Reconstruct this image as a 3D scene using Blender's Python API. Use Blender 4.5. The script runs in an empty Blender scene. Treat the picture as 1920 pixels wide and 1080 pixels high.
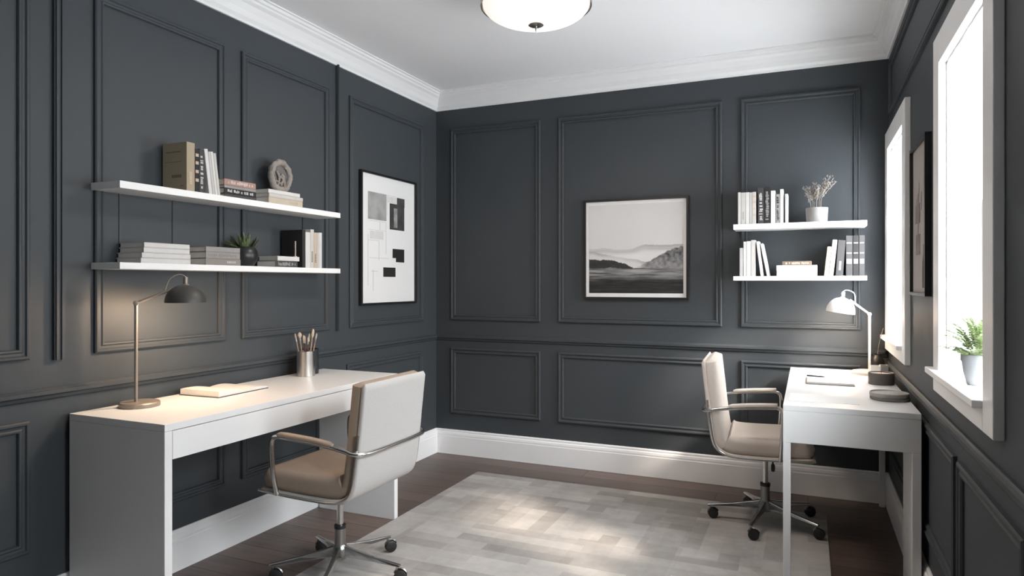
import bpy, bmesh, math, random
from mathutils import Vector, Matrix, noise
R = math.radians
PI = math.pi
random.seed(7)
C = bpy.context.scene.collection
S = bpy.context.scene

# ------------------------------------------------------------------ camera
cam_d = bpy.data.cameras.new('camera')
cam_d.sensor_width = 36.0
cam_d.lens = 1263.0 / 1920.0 * 36.0
cam_d.shift_y = -10.0 / 1920.0
cam_d.clip_start = 0.02
cam = bpy.data.objects.new('camera', cam_d)
cam.location = (0, 0, 1.22)
cam.rotation_euler = (R(90), 0, R(23.7))
C.objects.link(cam)
S.camera = cam

# ------------------------------------------------------------------ world, sun, view
S.view_settings.view_transform = 'Standard'
S.view_settings.look = 'None'
S.view_settings.gamma = 1.0
S.view_settings.exposure = 1.16
S.view_settings.use_curve_mapping = False
w = bpy.data.worlds.new('overcast sky')
S.world = w
w.use_nodes = True
wn = w.node_tree.nodes
bg = wn['Background']
bg.inputs[0].default_value = (0.955, 0.972, 1.0, 1)
tcw = wn.new('ShaderNodeTexCoord'); sxw = wn.new('ShaderNodeSeparateXYZ'); mrw = wn.new('ShaderNodeMapRange')
# bright hazy sky over sunlit pale ground
mrw.inputs[1].default_value = -0.15; mrw.inputs[2].default_value = 0.15
mrw.inputs[3].default_value = 10.0; mrw.inputs[4].default_value = 5.2
w.node_tree.links.new(tcw.outputs['Generated'], sxw.inputs[0])
w.node_tree.links.new(sxw.outputs['Z'], mrw.inputs[0])
# broad haze glow round the sun
gdir = Vector((1.0, -0.5, 0.87)).normalized()
dpw = wn.new('ShaderNodeVectorMath'); dpw.operation = 'DOT_PRODUCT'; dpw.inputs[1].default_value = gdir
nrw = wn.new('ShaderNodeVectorMath'); nrw.operation = 'NORMALIZE'
w.node_tree.links.new(tcw.outputs['Generated'], nrw.inputs[0])
w.node_tree.links.new(nrw.outputs[0], dpw.inputs[0])
mxw = wn.new('ShaderNodeMath'); mxw.operation = 'MAXIMUM'; mxw.inputs[1].default_value = 0.0
pww = wn.new('ShaderNodeMath'); pww.operation = 'POWER'; pww.inputs[1].default_value = 9.0
mlw = wn.new('ShaderNodeMath'); mlw.operation = 'MULTIPLY_ADD'; mlw.inputs[1].default_value = 22.0
w.node_tree.links.new(dpw.outputs['Value'], mxw.inputs[0])
w.node_tree.links.new(mxw.outputs[0], pww.inputs[0])
w.node_tree.links.new(pww.outputs[0], mlw.inputs[0])
w.node_tree.links.new(mrw.outputs[0], mlw.inputs[2])
w.node_tree.links.new(mlw.outputs[0], bg.inputs[1])

sun_d = bpy.data.lights.new('sun', 'SUN')
sun_d.energy = 3.0
sun_d.angle = R(5.5)
sun_d.color = (1.0, 0.83, 0.68)
sun = bpy.data.objects.new('sun', sun_d)
sun.rotation_euler = Vector((-1.0, 0.5, -0.87)).to_track_quat('-Z', 'Y').to_euler()
sun.location = (4, 0, 5)
C.objects.link(sun)

XL, XR, YB, YF, ZC = -2.459, 0.41, 4.24, -1.3, 2.58
WT = 0.20                                   # thickness of the window wall
# (y0, y1) of each opening on the window wall, z0, z1
OPEN = [(1.945, 2.545), (3.47, 4.085), (0.93, 1.39)]  # last opening: unseen window added to brighten the long desk side
OZ0, OZ1 = 0.93, 1.93
for i, (a, b) in enumerate(OPEN):           # light portals in the window openings
    ld = bpy.data.lights.new('window_portal', 'AREA')
    ld.shape = 'RECTANGLE'
    ld.size = OZ1 - OZ0
    ld.size_y = b - a
    ld.cycles.is_portal = True
    lo = bpy.data.objects.new('window_portal', ld)
    lo.location = (XR + WT + 0.01, (a + b) / 2, (OZ0 + OZ1) / 2)
    lo.rotation_euler = (0, R(90), 0)
    C.objects.link(lo)

# ------------------------------------------------------------------ materials
MATS = {}
def mat(name, col, rough=0.5, metal=0.0, var=0.04, scale=8.0, bump=0.0, bscale=200.0,
        spec=0.5, emit=None, estr=0.0, coat=0.0):
    if name in MATS:
        return MATS[name]
    m = bpy.data.materials.new(name)
    m.use_nodes = True
    nt = m.node_tree
    n, l = nt.nodes, nt.links
    b = n['Principled BSDF']
    tc = n.new('ShaderNodeTexCoord')
    nz = n.new('ShaderNodeTexNoise')
    nz.inputs['Scale'].default_value = scale
    nz.inputs['Detail'].default_value = 3
    l.new(tc.outputs['Object'], nz.inputs['Vector'])
    mx = n.new('ShaderNodeMix'); mx.data_type = 'RGBA'
    mx.inputs[6].default_value = tuple(max(0, c * (1 - var)) for c in col) + (1,)
    mx.inputs[7].default_value = tuple(min(1, c * (1 + var)) for c in col) + (1,)
    l.new(nz.outputs['Fac'], mx.inputs[0])
    l.new(mx.outputs[2], b.inputs['Base Color'])
    b.inputs['Roughness'].default_value = rough
    b.inputs['Metallic'].default_value = metal
    b.inputs['Specular IOR Level'].default_value = spec
    b.inputs['Coat Weight'].default_value = coat
    if bump:
        n2 = n.new('ShaderNodeTexNoise')
        n2.inputs['Scale'].default_value = bscale
        n2.inputs['Detail'].default_value = 2
        l.new(tc.outputs['Object'], n2.inputs['Vector'])
        bp = n.new('ShaderNodeBump')
        bp.inputs['Strength'].default_value = bump
        bp.inputs['Distance'].default_value = 0.002
        l.new(n2.outputs['Fac'], bp.inputs['Height'])
        l.new(bp.outputs['Normal'], b.inputs['Normal'])
    if emit:
        b.inputs['Emission Color'].default_value = emit + (1,)
        b.inputs['Emission Strength'].default_value = estr
    MATS[name] = m
    return m

M_wall = mat('slate wall paint', (0.052, 0.060, 0.067), 0.55, var=0.05, scale=3, bump=0.08, bscale=90, spec=0.35)
M_white = mat('white trim paint', (0.87, 0.87, 0.87), 0.4, var=0.015)
M_ceil = mat('ceiling paint', (0.88, 0.885, 0.895), 0.9, var=0.015, scale=2)
M_desk = mat('white lacquer', (0.76, 0.76, 0.76), 0.42, var=0.01, spec=0.5)
M_shelf = mat('white shelf lacquer', (0.84, 0.84, 0.84), 0.4, var=0.01)
M_black = mat('black paint', (0.012, 0.012, 0.013), 0.4)
M_chrome = mat('brushed chrome', (0.55, 0.55, 0.54), 0.22, 1.0)
M_dchrome = mat('dark chrome', (0.30, 0.30, 0.30), 0.3, 1.0)
M_nickel = mat('brushed nickel', (0.50, 0.47, 0.43), 0.3, 1.0)
M_fab = mat('light grey woven fabric', (0.45, 0.435, 0.42), 0.9, var=0.12, scale=260, bump=0.35, bscale=600, spec=0.2)
M_cush = mat('beige leather', (0.42, 0.34, 0.27), 0.55, var=0.08, scale=20, bump=0.1, bscale=150, spec=0.4)
M_rub = mat('black rubber', (0.015, 0.015, 0.016), 0.5)
M_lampd = mat('olive grey enamel', (0.055, 0.053, 0.048), 0.45)
M_lamps = mat('bronze grey metal', (0.30, 0.26, 0.22), 0.45, 0.5)
M_lampw = mat('white enamel', (0.80, 0.78, 0.75), 0.4)
M_cream = mat('cream enamel', (0.70, 0.62, 0.56), 0.5)
M_paper = mat('paper pages', (0.74, 0.71, 0.66), 0.9, var=0.10, scale=150)
M_leafd = mat('dark succulent leaf', (0.12, 0.16, 0.075), 0.5, var=0.3, scale=30)
M_leaf = mat('fern leaf', (0.19, 0.25, 0.11), 0.6, var=0.35, scale=25)
M_dry = mat('dried flower', (0.30, 0.265, 0.235), 0.9, var=0.25, scale=60)
M_soil = mat('soil', (0.03, 0.022, 0.016), 0.95, var=0.4, scale=80)
M_mat = mat('passepartout', (0.80, 0.80, 0.80), 0.9, var=0.01)
M_bulb = mat('warm bulb glass', (0.9, 0.8, 0.6), 0.5, emit=(1.0, 0.72, 0.45), estr=25)

def glass_mat():
    m = bpy.data.materials.new('window glass')
    m.use_nodes = True
    n, l = m.node_tree.nodes, m.node_tree.links
    n.remove(n['Principled BSDF'])
    t = n.new('ShaderNodeBsdfTransparent'); t.inputs[0].default_value = (0.97, 0.985, 0.99, 1)
    g = n.new('ShaderNodeBsdfGlossy'); g.inputs['Roughness'].default_value = 0.02
    lw = n.new('ShaderNodeLayerWeight'); lw.inputs[0].default_value = 0.5
    f = n.new('ShaderNodeMath'); f.operation = 'POWER'; f.inputs[1].default_value = 6.0
    f2 = n.new('ShaderNodeMath'); f2.operation = 'MULTIPLY_ADD'; f2.inputs[1].default_value = 0.45; f2.inputs[2].default_value = 0.02
    l.new(lw.outputs['Facing'], f.inputs[0]); l.new(f.outputs[0], f2.inputs[0]); f = f2
    mx = n.new('ShaderNodeMixShader')
    l.new(f.outputs[0], mx.inputs[0]); l.new(t.outputs[0], mx.inputs[1]); l.new(g.outputs[0], mx.inputs[2])
    l.new(mx.outputs[0], n['Material Output'].inputs[0])
    return m
M_glass = glass_mat()

def floor_mat():
    m = bpy.data.materials.new('dark oak planks')
    m.use_nodes = True
    n, l = m.node_tree.nodes, m.node_tree.links
    b = n['Principled BSDF']
    tc = n.new('ShaderNodeTexCoord')
    br = n.new('ShaderNodeTexBrick')
    br.offset = 0.37
    br.inputs['Scale'].default_value = 1.0
    br.inputs['Brick Width'].default_value = 1.3
    br.inputs['Row Height'].default_value = 0.14
    br.inputs['Mortar Size'].default_value = 0.0022
    br.inputs['Color1'].default_value = (0.085, 0.058, 0.047, 1)
    br.inputs['Color2'].default_value = (0.145, 0.103, 0.086, 1)
    br.inputs['Mortar'].default_value = (0.012, 0.009, 0.008, 1)
    l.new(tc.outputs['Object'], br.inputs['Vector'])
    mp = n.new('ShaderNodeMapping'); mp.inputs['Scale'].default_value = (1.5, 22, 1)
    l.new(tc.outputs['Object'], mp.inputs['Vector'])
    nz = n.new('ShaderNodeTexNoise'); nz.inputs['Scale'].default_value = 3; nz.inputs['Detail'].default_value = 6
    l.new(mp.outputs[0], nz.inputs['Vector'])
    rp = n.new('ShaderNodeMapRange'); rp.inputs[3].default_value = 0.55; rp.inputs[4].default_value = 1.5
    l.new(nz.outputs['Fac'], rp.inputs[0])
    mx = n.new('ShaderNodeMix'); mx.data_type = 'RGBA'; mx.blend_type = 'MULTIPLY'; mx.inputs[0].default_value = 1
    l.new(br.outputs['Color'], mx.inputs[6]); l.new(rp.outputs[0], mx.inputs[7])
    l.new(mx.outputs[2], b.inputs['Base Color'])
    b.inputs['Roughness'].default_value = 0.42
    bp = n.new('ShaderNodeBump'); bp.inputs['Strength'].default_value = 0.3; bp.inputs['Distance'].default_value = 0.002
    l.new(rp.outputs[0], bp.inputs['Height']); l.new(bp.outputs[0], b.inputs['Normal'])
    return m

def rug_mat():
    m = bpy.data.materials.new('patchwork rug pile')
    m.use_nodes = True
    n, l = m.node_tree.nodes, m.node_tree.links
    b = n['Principled BSDF']
    tc = n.new('ShaderNodeTexCoord')
    def brick(wd, rh, off, loc, rot, c1, c2):
        mp = n.new('ShaderNodeMapping')
        mp.inputs['Location'].default_value = loc
        mp.inputs['Rotation'].default_value = (0, 0, rot)
        l.new(tc.outputs['Object'], mp.inputs['Vector'])
        k = n.new('ShaderNodeTexBrick'); k.offset = off; k.offset_frequency = 2
        k.inputs['Scale'].default_value = 1
        k.inputs['Brick Width'].default_value = wd
        k.inputs['Row Height'].default_value = rh
        k.inputs['Mortar Size'].default_value = 0.0
        k.inputs['Color1'].default_value = c1 + (1,)
        k.inputs['Color2'].default_value = c2 + (1,)
        l.new(mp.outputs[0], k.inputs['Vector'])
        return k.outputs['Color']
    a = brick(0.42, 0.075, 0.4, (0.1, 0.03, 0), 0, (0.22, 0.205, 0.195), (0.50, 0.48, 0.46))
    c = brick(0.30, 0.090, 0.3, (0.2, 0.06, 0), PI / 2, (0.26, 0.245, 0.23), (0.49, 0.47, 0.45))
    sel = brick(0.62, 0.50, 0.5, (0.31, 0.22, 0), 0, (0, 0, 0), (1, 1, 1))
    mx = n.new('ShaderNodeMix'); mx.data_type = 'RGBA'
    l.new(sel, mx.inputs[0]); l.new(a, mx.inputs[6]); l.new(c, mx.inputs[7])
    nz = n.new('ShaderNodeTexNoise'); nz.inputs['Scale'].default_value = 4; nz.inputs['Detail'].default_value = 8
    nz.inputs['Roughness'].default_value = 0.7
    l.new(tc.outputs['Object'], nz.inputs['Vector'])
    rp = n.new('ShaderNodeMapRange'); rp.inputs[1].default_value = 0.3; rp.inputs[2].default_value = 0.7
    rp.inputs[3].default_value = 0.82; rp.inputs[4].default_value = 1.15
    l.new(nz.outputs['Fac'], rp.inputs[0])
    # soften towards an even tone (worn, faded weave)
    md = n.new('ShaderNodeMix'); md.data_type = 'RGBA'; md.inputs[0].default_value = 0.30
    md.inputs[7].default_value = (0.385, 0.37, 0.355, 1)
    l.new(mx.outputs[2], md.inputs[6])
    m2 = n.new('ShaderNodeMix'); m2.data_type = 'RGBA'; m2.blend_type = 'MULTIPLY'; m2.inputs[0].default_value = 1
    l.new(md.outputs[2], m2.inputs[6]); l.new(rp.outputs[0], m2.inputs[7])
    l.new(m2.outputs[2], b.inputs['Base Color'])
    b.inputs['Roughness'].default_value = 0.95
    b.inputs['Specular IOR Level'].default_value = 0.1
    n3 = n.new('ShaderNodeTexNoise'); n3.inputs['Scale'].default_value = 350
    l.new(tc.outputs['Object'], n3.inputs['Vector'])
    bp = n.new('ShaderNodeBump'); bp.inputs['Strength'].default_value = 0.4; bp.inputs['Distance'].default_value = 0.003
    l.new(n3.outputs['Fac'], bp.inputs['Height']); l.new(bp.outputs[0], b.inputs['Normal'])
    return m

# ------------------------------------------------------------------ mesh helpers
class MB:
    def __init__(self):
        self.v = []; self.f = []
    def add(self, vs, fs, M=None):
        o = len(self.v)
        self.v += [(M @ Vector(p)) if M else Vector(p) for p in vs]
        self.f += [tuple(i + o for i in f) for f in fs]
        return self
    def box(self, x0, x1, y0, y1, z0, z1, M=None):
        vs = [(x, y, z) for x in (x0, x1) for y in (y0, y1) for z in (z0, z1)]
        return self.add(vs, [(0, 1, 3, 2), (4, 6, 7, 5), (0, 4, 5, 1), (2, 3, 7, 6), (0, 2, 6, 4), (1, 5, 7, 3)], M)
    def lathe(self, prof, n=32, M=None, cap0=True, cap1=True):
        vs = []; fs = []
        for r, z in prof:
            for k in range(n):
                a = 2 * PI * k / n
                vs.append((r * math.cos(a), r * math.sin(a), z))
        for i in range(len(prof) - 1):
            for k in range(n):
                k2 = (k + 1) % n
                fs.append((i * n + k, i * n + k2, (i + 1) * n + k2, (i + 1) * n + k))
        if cap0: fs.append(tuple(reversed(range(n))))
        if cap1: fs.append(tuple((len(prof) - 1) * n + k for k in range(n)))
        return self.add(vs, fs, M)
    def tube(self, pts, r, n=10, M=None):
        pts = [Vector(p) for p in pts]
        rs = r if isinstance(r, (list, tuple)) else [r] * len(pts)
        vs = []; fs = []
        prev = None
        for i, p in enumerate(pts):
            t = (pts[min(i + 1, len(pts) - 1)] - pts[max(i - 1, 0)]).normalized()
            if prev is None:
                u = t.orthogonal().normalized()
            else:
                u = (prev - t * prev.dot(t)).normalized()
            prev = u
            wv = t.cross(u)
            for k in range(n):
                a = 2 * PI * k / n
                vs.append(p + (u * math.cos(a) + wv * math.sin(a)) * rs[i])
        for i in range(len(pts) - 1):
            for k in range(n):
                k2 = (k + 1) % n
                fs.append((i * n + k, i * n + k2, (i + 1) * n + k2, (i + 1) * n + k))
        fs.append(tuple(reversed(range(n))))
        fs.append(tuple((len(pts) - 1) * n + k for k in range(n)))
        return self.add(vs, fs, M)
    def build(self, name, m, parent=None, bevel=0.0, smooth=False, seg=2):
        me = bpy.data.meshes.new(name)
        me.from_pydata(self.v, [], self.f)
        bm = bmesh.new(); bm.from_mesh(me)
        bmesh.ops.recalc_face_normals(bm, faces=bm.faces)
        bm.to_mesh(me); bm.free()
        me.materials.append(m)
        o = bpy.data.objects.new(name, me)
        C.objects.link(o)
        if parent: o.parent = parent
        if bevel:
            b = o.modifiers.new('bevel', 'BEVEL'); b.width = bevel; b.segments = seg; b.limit_method = 'ANGLE'
        if smooth:
            for p in me.polygons: p.use_smooth = True
            try:
                me.set_sharp_from_angle(angle=R(42))
            except Exception:
                pass
        return o

def B(x0, x1, y0, y1, z0, z1, M=None):
    return MB().box(x0, x1, y0, y1, z0, z1, M)
def T(x, y, z): return Matrix.Translation((x, y, z))
def RX(a): return Matrix.Rotation(a, 4, 'X')
def RY(a): return Matrix.Rotation(a, 4, 'Y')
def RZ(a): return Matrix.Rotation(a, 4, 'Z')

def smoothpath(pts, k=6):
    """Catmull-Rom through the points"""
    P = [Vector(p) for p in pts]
    P = [P[0] * 2 - P[1]] + P + [P[-1] * 2 - P[-2]]
    out = []
    for i in range(1, len(P) - 2):
        for j in range(k):
            t = j / k
            a, b, c, d = P[i - 1], P[i], P[i + 1], P[i + 2]
            out.append(0.5 * ((2 * b) + (c - a) * t + (2 * a - 5 * b + 4 * c - d) * t * t + (3 * b - a - 3 * c + d) * t ** 3))
    out.append(P[-2])
    return out

def thing(name, label, cat, loc=(0, 0, 0), rotz=0.0, group=None):
    o = bpy.data.objects.new(name, None); C.objects.link(o)
    o.empty_display_size = 0.05
    o.location = loc; o.rotation_euler = (0, 0, rotz)
    o['label'] = label; o['category'] = cat
    if group: o['group'] = group
    return o
def struct(o, label=None):
    o['kind'] = 'structure'
    if label: o['label'] = label
    return o

# ------------------------------------------------------------------ room shell
struct(B(XL - 0.15, XR + WT + 0.05, YF - 0.15, YB + 0.15, -0.1, 0).build('floor', floor_mat()), 'dark brown wood plank floor')
struct(B(XL - 0.15, XR + WT, YF - 0.15, YB + 0.15, ZC, ZC + 0.1).build('ceiling', M_ceil), 'pale grey painted ceiling')
struct(B(XL - 0.15, XL, YF - 0.15, YB + 0.15, 0, ZC).build('wall_left', M_wall), 'dark slate panelled wall behind the long desk')
struct(B(XL, XR, YB, YB + 0.15, 0, ZC).build('wall_back', M_wall), 'dark slate panelled wall with the framed landscape')
struct(B(XL, XR, YF - 0.15, YF, 0, ZC).build('wall_front', M_wall), 'dark slate wall behind the viewer')
wr = MB()
x0, x1 = XR, XR + WT
ys = sorted(OPEN)
wr.box(x0, x1, YF - 0.15, YB + 0.15, 0, OZ0)
wr.box(x0, x1, YF - 0.15, YB + 0.15, OZ1, ZC)
edges = [YF - 0.15] + [e for o in ys for e in o] + [YB + 0.15]
for i in range(0, len(edges), 2):
    wr.box(x0, x1, edges[i], edges[i + 1], OZ0, OZ1)
struct(wr.build('wall_right', M_wall), 'dark slate wall with the windows')

def wallpt(side, u, n, v):
    if side == 'left': return (XL + n, u, v)
    if side == 'right': return (XR - n, u, v)
    if side == 'back': return (u, YB - n, v)
    return (u, YF + n, v)

def ring(side, u0, u1, v0, v1, prof, mb=None):
    """mitred rectangular moulding frame; prof = [(inset from outer edge, protrusion)]"""
    mb = mb or MB()
    vs = []; fs = []
    N = len(prof)
    for (ins, n) in prof:
        for (u, v) in ((u0 + ins, v0 + ins), (u1 - ins, v0 + ins), (u1 - ins, v1 - ins), (u0 + ins, v1 - ins)):
            vs.append(wallpt(side, u, n, v))
    for i in range(N - 1):
        for k in range(4):
            k2 = (k + 1) % 4
            fs.append((i * 4 + k, i * 4 + k2, (i + 1) * 4 + k2, (i + 1) * 4 + k))
    return mb.add(vs, fs)

PANEL = [(0, 0), (0, 0.011), (0.005, 0.015), (0.012, 0.015), (0.016, 0.009), (0.024, 0.008), (0.029, 0.012), (0.035, 0.011), (0.038, 0.005), (0.038, 0)]
TRIMN = [0]
def trim(mb, label, m=None, name=None):
    TRIMN[0] += 1
    o = mb.build(name or 'trim_%d' % TRIMN[0], m or M_wall)
    return struct(o, label)

VU0, VU1, VL0, VL1 = 0.955, 2.315, 0.29, 0.757
# left wall panels
for (a, b) in [(0.42, 1.455), (1.686, 2.305), (2.405, 3.045), (3.225, 4.05)]:
    trim(ring('left', a, b, VU0, VU1, PANEL), 'tall rectangular moulding on the wall above the long desk')
for (a, b) in [(0.42, 1.455), (1.60, 2.305), (2.405, 3.045), (3.2, 4.04)]:
    trim(ring('left', a, b, VL0, VL1 - 0.012, PANEL), 'low rectangular moulding under the chair rail of the left wall')
# full-height fluted strips between panels
for (a, wd) in [(1.535, 0.038), (3.104, 0.014)]:
    mb = MB()
    mb.box(XL, XL + 0.013, a, a + wd, 0.945, 2.46)
    mb.box(XL, XL + 0.019, a + wd * 0.12, a + wd * 0.38, 0.945, 2.46)
    mb.box(XL, XL + 0.019, a + wd * 0.62, a + wd * 0.88, 0.945, 2.46)
    trim(mb, 'vertical fluted strip on the left wall')
mb = MB()
for y in (1.79, 2.03, 2.83):
    mb.box(XL, XL + 0.003, y - 0.002, y + 0.002, 1.296, 1.567)
trim(mb, 'hairline board seams between the left shelves', M_black)
# back wall panels
for (a, b) in [(-2.337, -1.649), (-1.523, -0.474), (-0.366, 0.272)]:
    trim(ring('back', a, b, VU0, VU1, PANEL), 'tall rectangular moulding on the back wall')
    trim(ring('back', a, b, VL0, VL1, PANEL), 'low rectangular moulding on the back wall')
# right wall panels
for (a, b) in [(1.0, 1.62), (1.66, 2.32), (2.38, 3.2), (3.3, 4.1)]:
    trim(ring('right', a, b, VL0, 0.70, PANEL), 'low rectangular moulding under the windows')
trim(ring('right', 1.75, 4.12, 2.12, 2.40, PANEL), 'long moulding above the windows')

def run(side, u0, u1, prof, mb=None):
    """mitred run along a wall; prof = [(protrusion, z)]"""
    mb = mb or MB()
    vs = []; fs = []
    for (n, z) in prof:
        vs.append(wallpt(side, u0 + n, n, z)); vs.append(wallpt(side, u1 - n, n, z))
    for i in range(len(prof) - 1):
        fs.append((2 * i, 2 * i + 1, 2 * i + 3, 2 * i + 2))
    return mb.add(vs, fs)
def rail(z):
    return [(0, z), (0.007, z), (0.012, z - 0.004), (0.020, z - 0.008), (0.020, z - 0.020), (0.012, z - 0.026), (0.009, z - 0.036), (0.004, z - 0.041), (0, z - 0.042)]
BASE = [(0, 0.172), (0.006, 0.172), (0.010, 0.165), (0.010, 0.156), (0.015, 0.150), (0.018, 0.138), (0.018, 0.128), (0.020, 0.124), (0.020, 0)]
z0 = 2.455
CROWN = [(0, z0), (0.010, z0), (0.012, z0 + 0.012), (0.022, z0 + 0.026), (0.030, z0 + 0.052), (0.044, z0 + 0.078), (0.058, z0 + 0.090),
         (0.060, z0 + 0.100), (0.068, z0 + 0.104), (0.072, z0 + 0.116), (0.082, z0 + 0.118), (0.082, ZC)]
spans = {'left': (YF, YB), 'right': (YF, YB), 'back': (XL, XR), 'front': (XL, XR)}
for s, (a, b) in spans.items():
    run_o = run(s, a, b, BASE).build('baseboard_' + s, M_white)
    struct(run_o, 'tall white baseboard along the %s wall' % s)
    trim(run(s, a, b, rail(0.79 if s == 'right' else 0.848)), 'dark chair rail along the %s wall' % s)
    trim(run(s, a, b, CROWN), 'white crown moulding along the %s wall' % s, M_white)

# ------------------------------------------------------------------ windows
CW, CP = 0.098, 0.024
def window(i, y0, y1):
    t = bpy.data.objects.new('window_%d' % i, None); C.objects.link(t)
    t.location = (XR, (y0 + y1) / 2, OZ0)
    struct(t, ['tall white sash window nearest the viewer, fern on its sill', 'far white sash window over the small desk',
               'added unseen white sash window beside the viewer'][i - 1])
    inv = T(XR, (y0 + y1) / 2, OZ0).inverted()
    def bb(mb, name, m, bevel=0.0):
        mb.v = [inv @ v for v in mb.v]
        return mb.build(name, m, t, bevel)
    X = XR
    mb = MB()                               # casing round the opening
    a, b, c, d = y0 - CW, y1 + CW, OZ0 - 0.07, OZ1 + CW
    mb.box(X - CP, X, a, y0, c, d); mb.box(X - CP, X, y1, b, c, d)
    mb.box(X - CP, X, y0, y1, OZ1, d)
    mb.box(X - CP, X, y0, y1, c, OZ0 - 0.014)
    bb(mb, 'casing', M_white, 0.0025)
    mb = MB()                               # stool
    mb.box(X - CP - 0.022, X + 0.0, y0, b + 0.02, OZ0 - 0.014, OZ0 + 0.006)
    mb.box(X - 0.002, X + 0.10, y0, y1, OZ0 - 0.014, OZ0 + 0.006)
    bb(mb, 'sill', M_white, 0.003)
    mb = MB()                               # lining of the reveal
    t_ = 0.008
    mb.box(X - 0.001, X + WT, y0 - 0.001, y0 + t_, OZ0, OZ1); mb.box(X - 0.001, X + WT, y1 - t_, y1 + 0.001, OZ0, OZ1)
    mb.box(X - 0.001, X + WT, y0, y1, OZ1 - t_, OZ1 + 0.001); mb.box(X + 0.10, X + WT, y0, y1, OZ0 - 0.001, OZ0 + t_)
    bb(mb, 'reveal', M_white)
    zm = 1.47
    for nm, xa, za, zb in (('lower_sash', X + 0.095, OZ0 + t_, zm + 0.018), ('upper_sash', X + 0.130, zm - 0.018, OZ1 - t_)):
        mb = MB(); fw = 0.042
        ya, yb = y0 + t_, y1 - t_
        mb.box(xa, xa + 0.03, ya, ya + fw, za, zb); mb.box(xa, xa + 0.03, yb - fw, yb, za, zb)
        mb.box(xa, xa + 0.03, ya + fw, yb - fw, za, za + fw); mb.box(xa, xa + 0.03, ya + fw, yb - fw, zb - fw, zb)
        s = bb(mb, nm, M_white, 0.002)
        mb = B(xa + 0.013, xa + 0.016, ya + fw, yb - fw, za + fw, zb - fw)
        mb.v = [inv @ v for v in mb.v]
        g = mb.build('glass', M_glass, s)
for i, (a, b) in enumerate(OPEN):
    window(i + 1, a, b)

# ------------------------------------------------------------------ rug
rg = B(-1.10, 0.93, -1.55, 1.62, 0, 0.009)
o = rg.build('area_rug', rug_mat(), bevel=0.003)
o.location = (-0.84, 2.25, 0)
o['label'] = 'pale grey and beige patchwork area rug on the dark wood floor'; o['category'] = 'rug'

# ------------------------------------------------------------------ desks
t = thing('desk', 'long white slab-sided desk against the left wall with lamp and open book', 'desk', (-2.18, 2.266, 0), group=None)
def rel(t, mb):
    inv = T(*t.location).inverted()
    mb.v = [inv @ v for v in mb.v]
    return mb
DX0, DX1, DY0, DY1 = -2.428, -1.945, 1.576, 2.958
rel(t, B(DX0, DX1, DY0, DY1, 0.726, 0.75)).build('desktop', M_desk, t, 0.0015)
rel(t, B(DX0, DX1, DY0, DY0 + 0.030, 0, 0.7255)).build('side_panel', M_desk, t, 0.0015)
rel(t, B(DX0, DX1, DY1 - 0.030, DY1, 0, 0.7255)).build('side_panel', M_desk, t, 0.0015)
rel(t, B(DX1 - 0.020, DX1 - 0.001, DY0 + 0.032, DY1 - 0.032, 0.628, 0.7235)).build('drawer_front', M_desk, t, 0.0012)
rel(t, B(DX0 + 0.02, DX1 - 0.022, DY0 + 0.031, DY1 - 0.031, 0.634, 0.7255)).build('drawer_box', M_desk, t)

t = thing('desk', 'small white desk against the window wall with white lamp and notebook', 'desk', (0.15, 3.5, 0))
EX0, EX1, EY0, EY1, EZ = -0.09, 0.385, 2.885, 4.185, 0.735
rel(t, B(EX0, EX1, EY0, EY1, EZ - 0.022, EZ)).build('desktop', M_desk, t, 0.0015)
mb = MB()
mb.box(EX0, EX1, EY0 + 0.0005, EY0 + 0.022, EZ - 0.148, EZ - 0.0225)
mb.box(EX0, EX1, EY1 - 0.022, EY1, EZ - 0.148, EZ - 0.0225)
mb.box(EX0 + 0.001, EX0 + 0.02, EY0 + 0.022, EY1 - 0.022, EZ - 0.148, EZ - 0.0225)
mb.box(EX1 - 0.02, EX1, EY0 + 0.022, EY1 - 0.022, EZ - 0.148, EZ - 0.0225)
mb.box(EX0 + 0.02, EX1 - 0.02, EY0 + 0.022, EY1 - 0.022, EZ - 0.148, EZ - 0.140)
rel(t, mb).build('apron', M_desk, t, 0.001)
zt = EZ - 0.1485
rel(t, B(EX0, EX0 + 0.028, EY0, EY0 + 0.028, 0.0095, zt)).build('leg', M_desk, t, 0.0015)
rel(t, B(EX1 - 0.028, EX1, EY1 - 0.028, EY1, 0, zt)).build('leg', M_desk, t, 0.0015)
rel(t, B(EX1 - 0.030, EX1, EY0, EY0 + 0.26, 0, zt)).build('side_panel', M_desk, t, 0.0015)

# ------------------------------------------------------------------ wall shelves
t = thing('wall_shelf', 'upper long white floating shelf on the left wall', 'shelf', (XL, 2.31, 1.567), group=None)
B(0.0005, 0.160, -0.634, 0.634, 0, 0.027).build('board', M_shelf, t, 0.0012)
t = thing('wall_shelf', 'lower long white floating shelf over the long desk', 'shelf', (XL, 2.31, 1.270))
B(0.0005, 0.160, -0.634, 0.634, 0, 0.025).build('board', M_shelf, t, 0.0012)
t = thing('wall_shelf', 'upper short white floating shelf on the back wall with dried flowers', 'shelf', (-0.0505, YB, 1.525))
B(-0.3415, 0.3415, -0.18, -0.0005, 0, 0.030).build('board', M_shelf, t, 0.0012)
t = thing('wall_shelf', 'lower short white floating shelf above the white desk lamp', 'shelf', (-0.0505, YB, 1.232))
B(-0.3415, 0.3415, -0.18, -0.0005, 0, 0.025).build('board', M_shelf, t, 0.0012)

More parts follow.
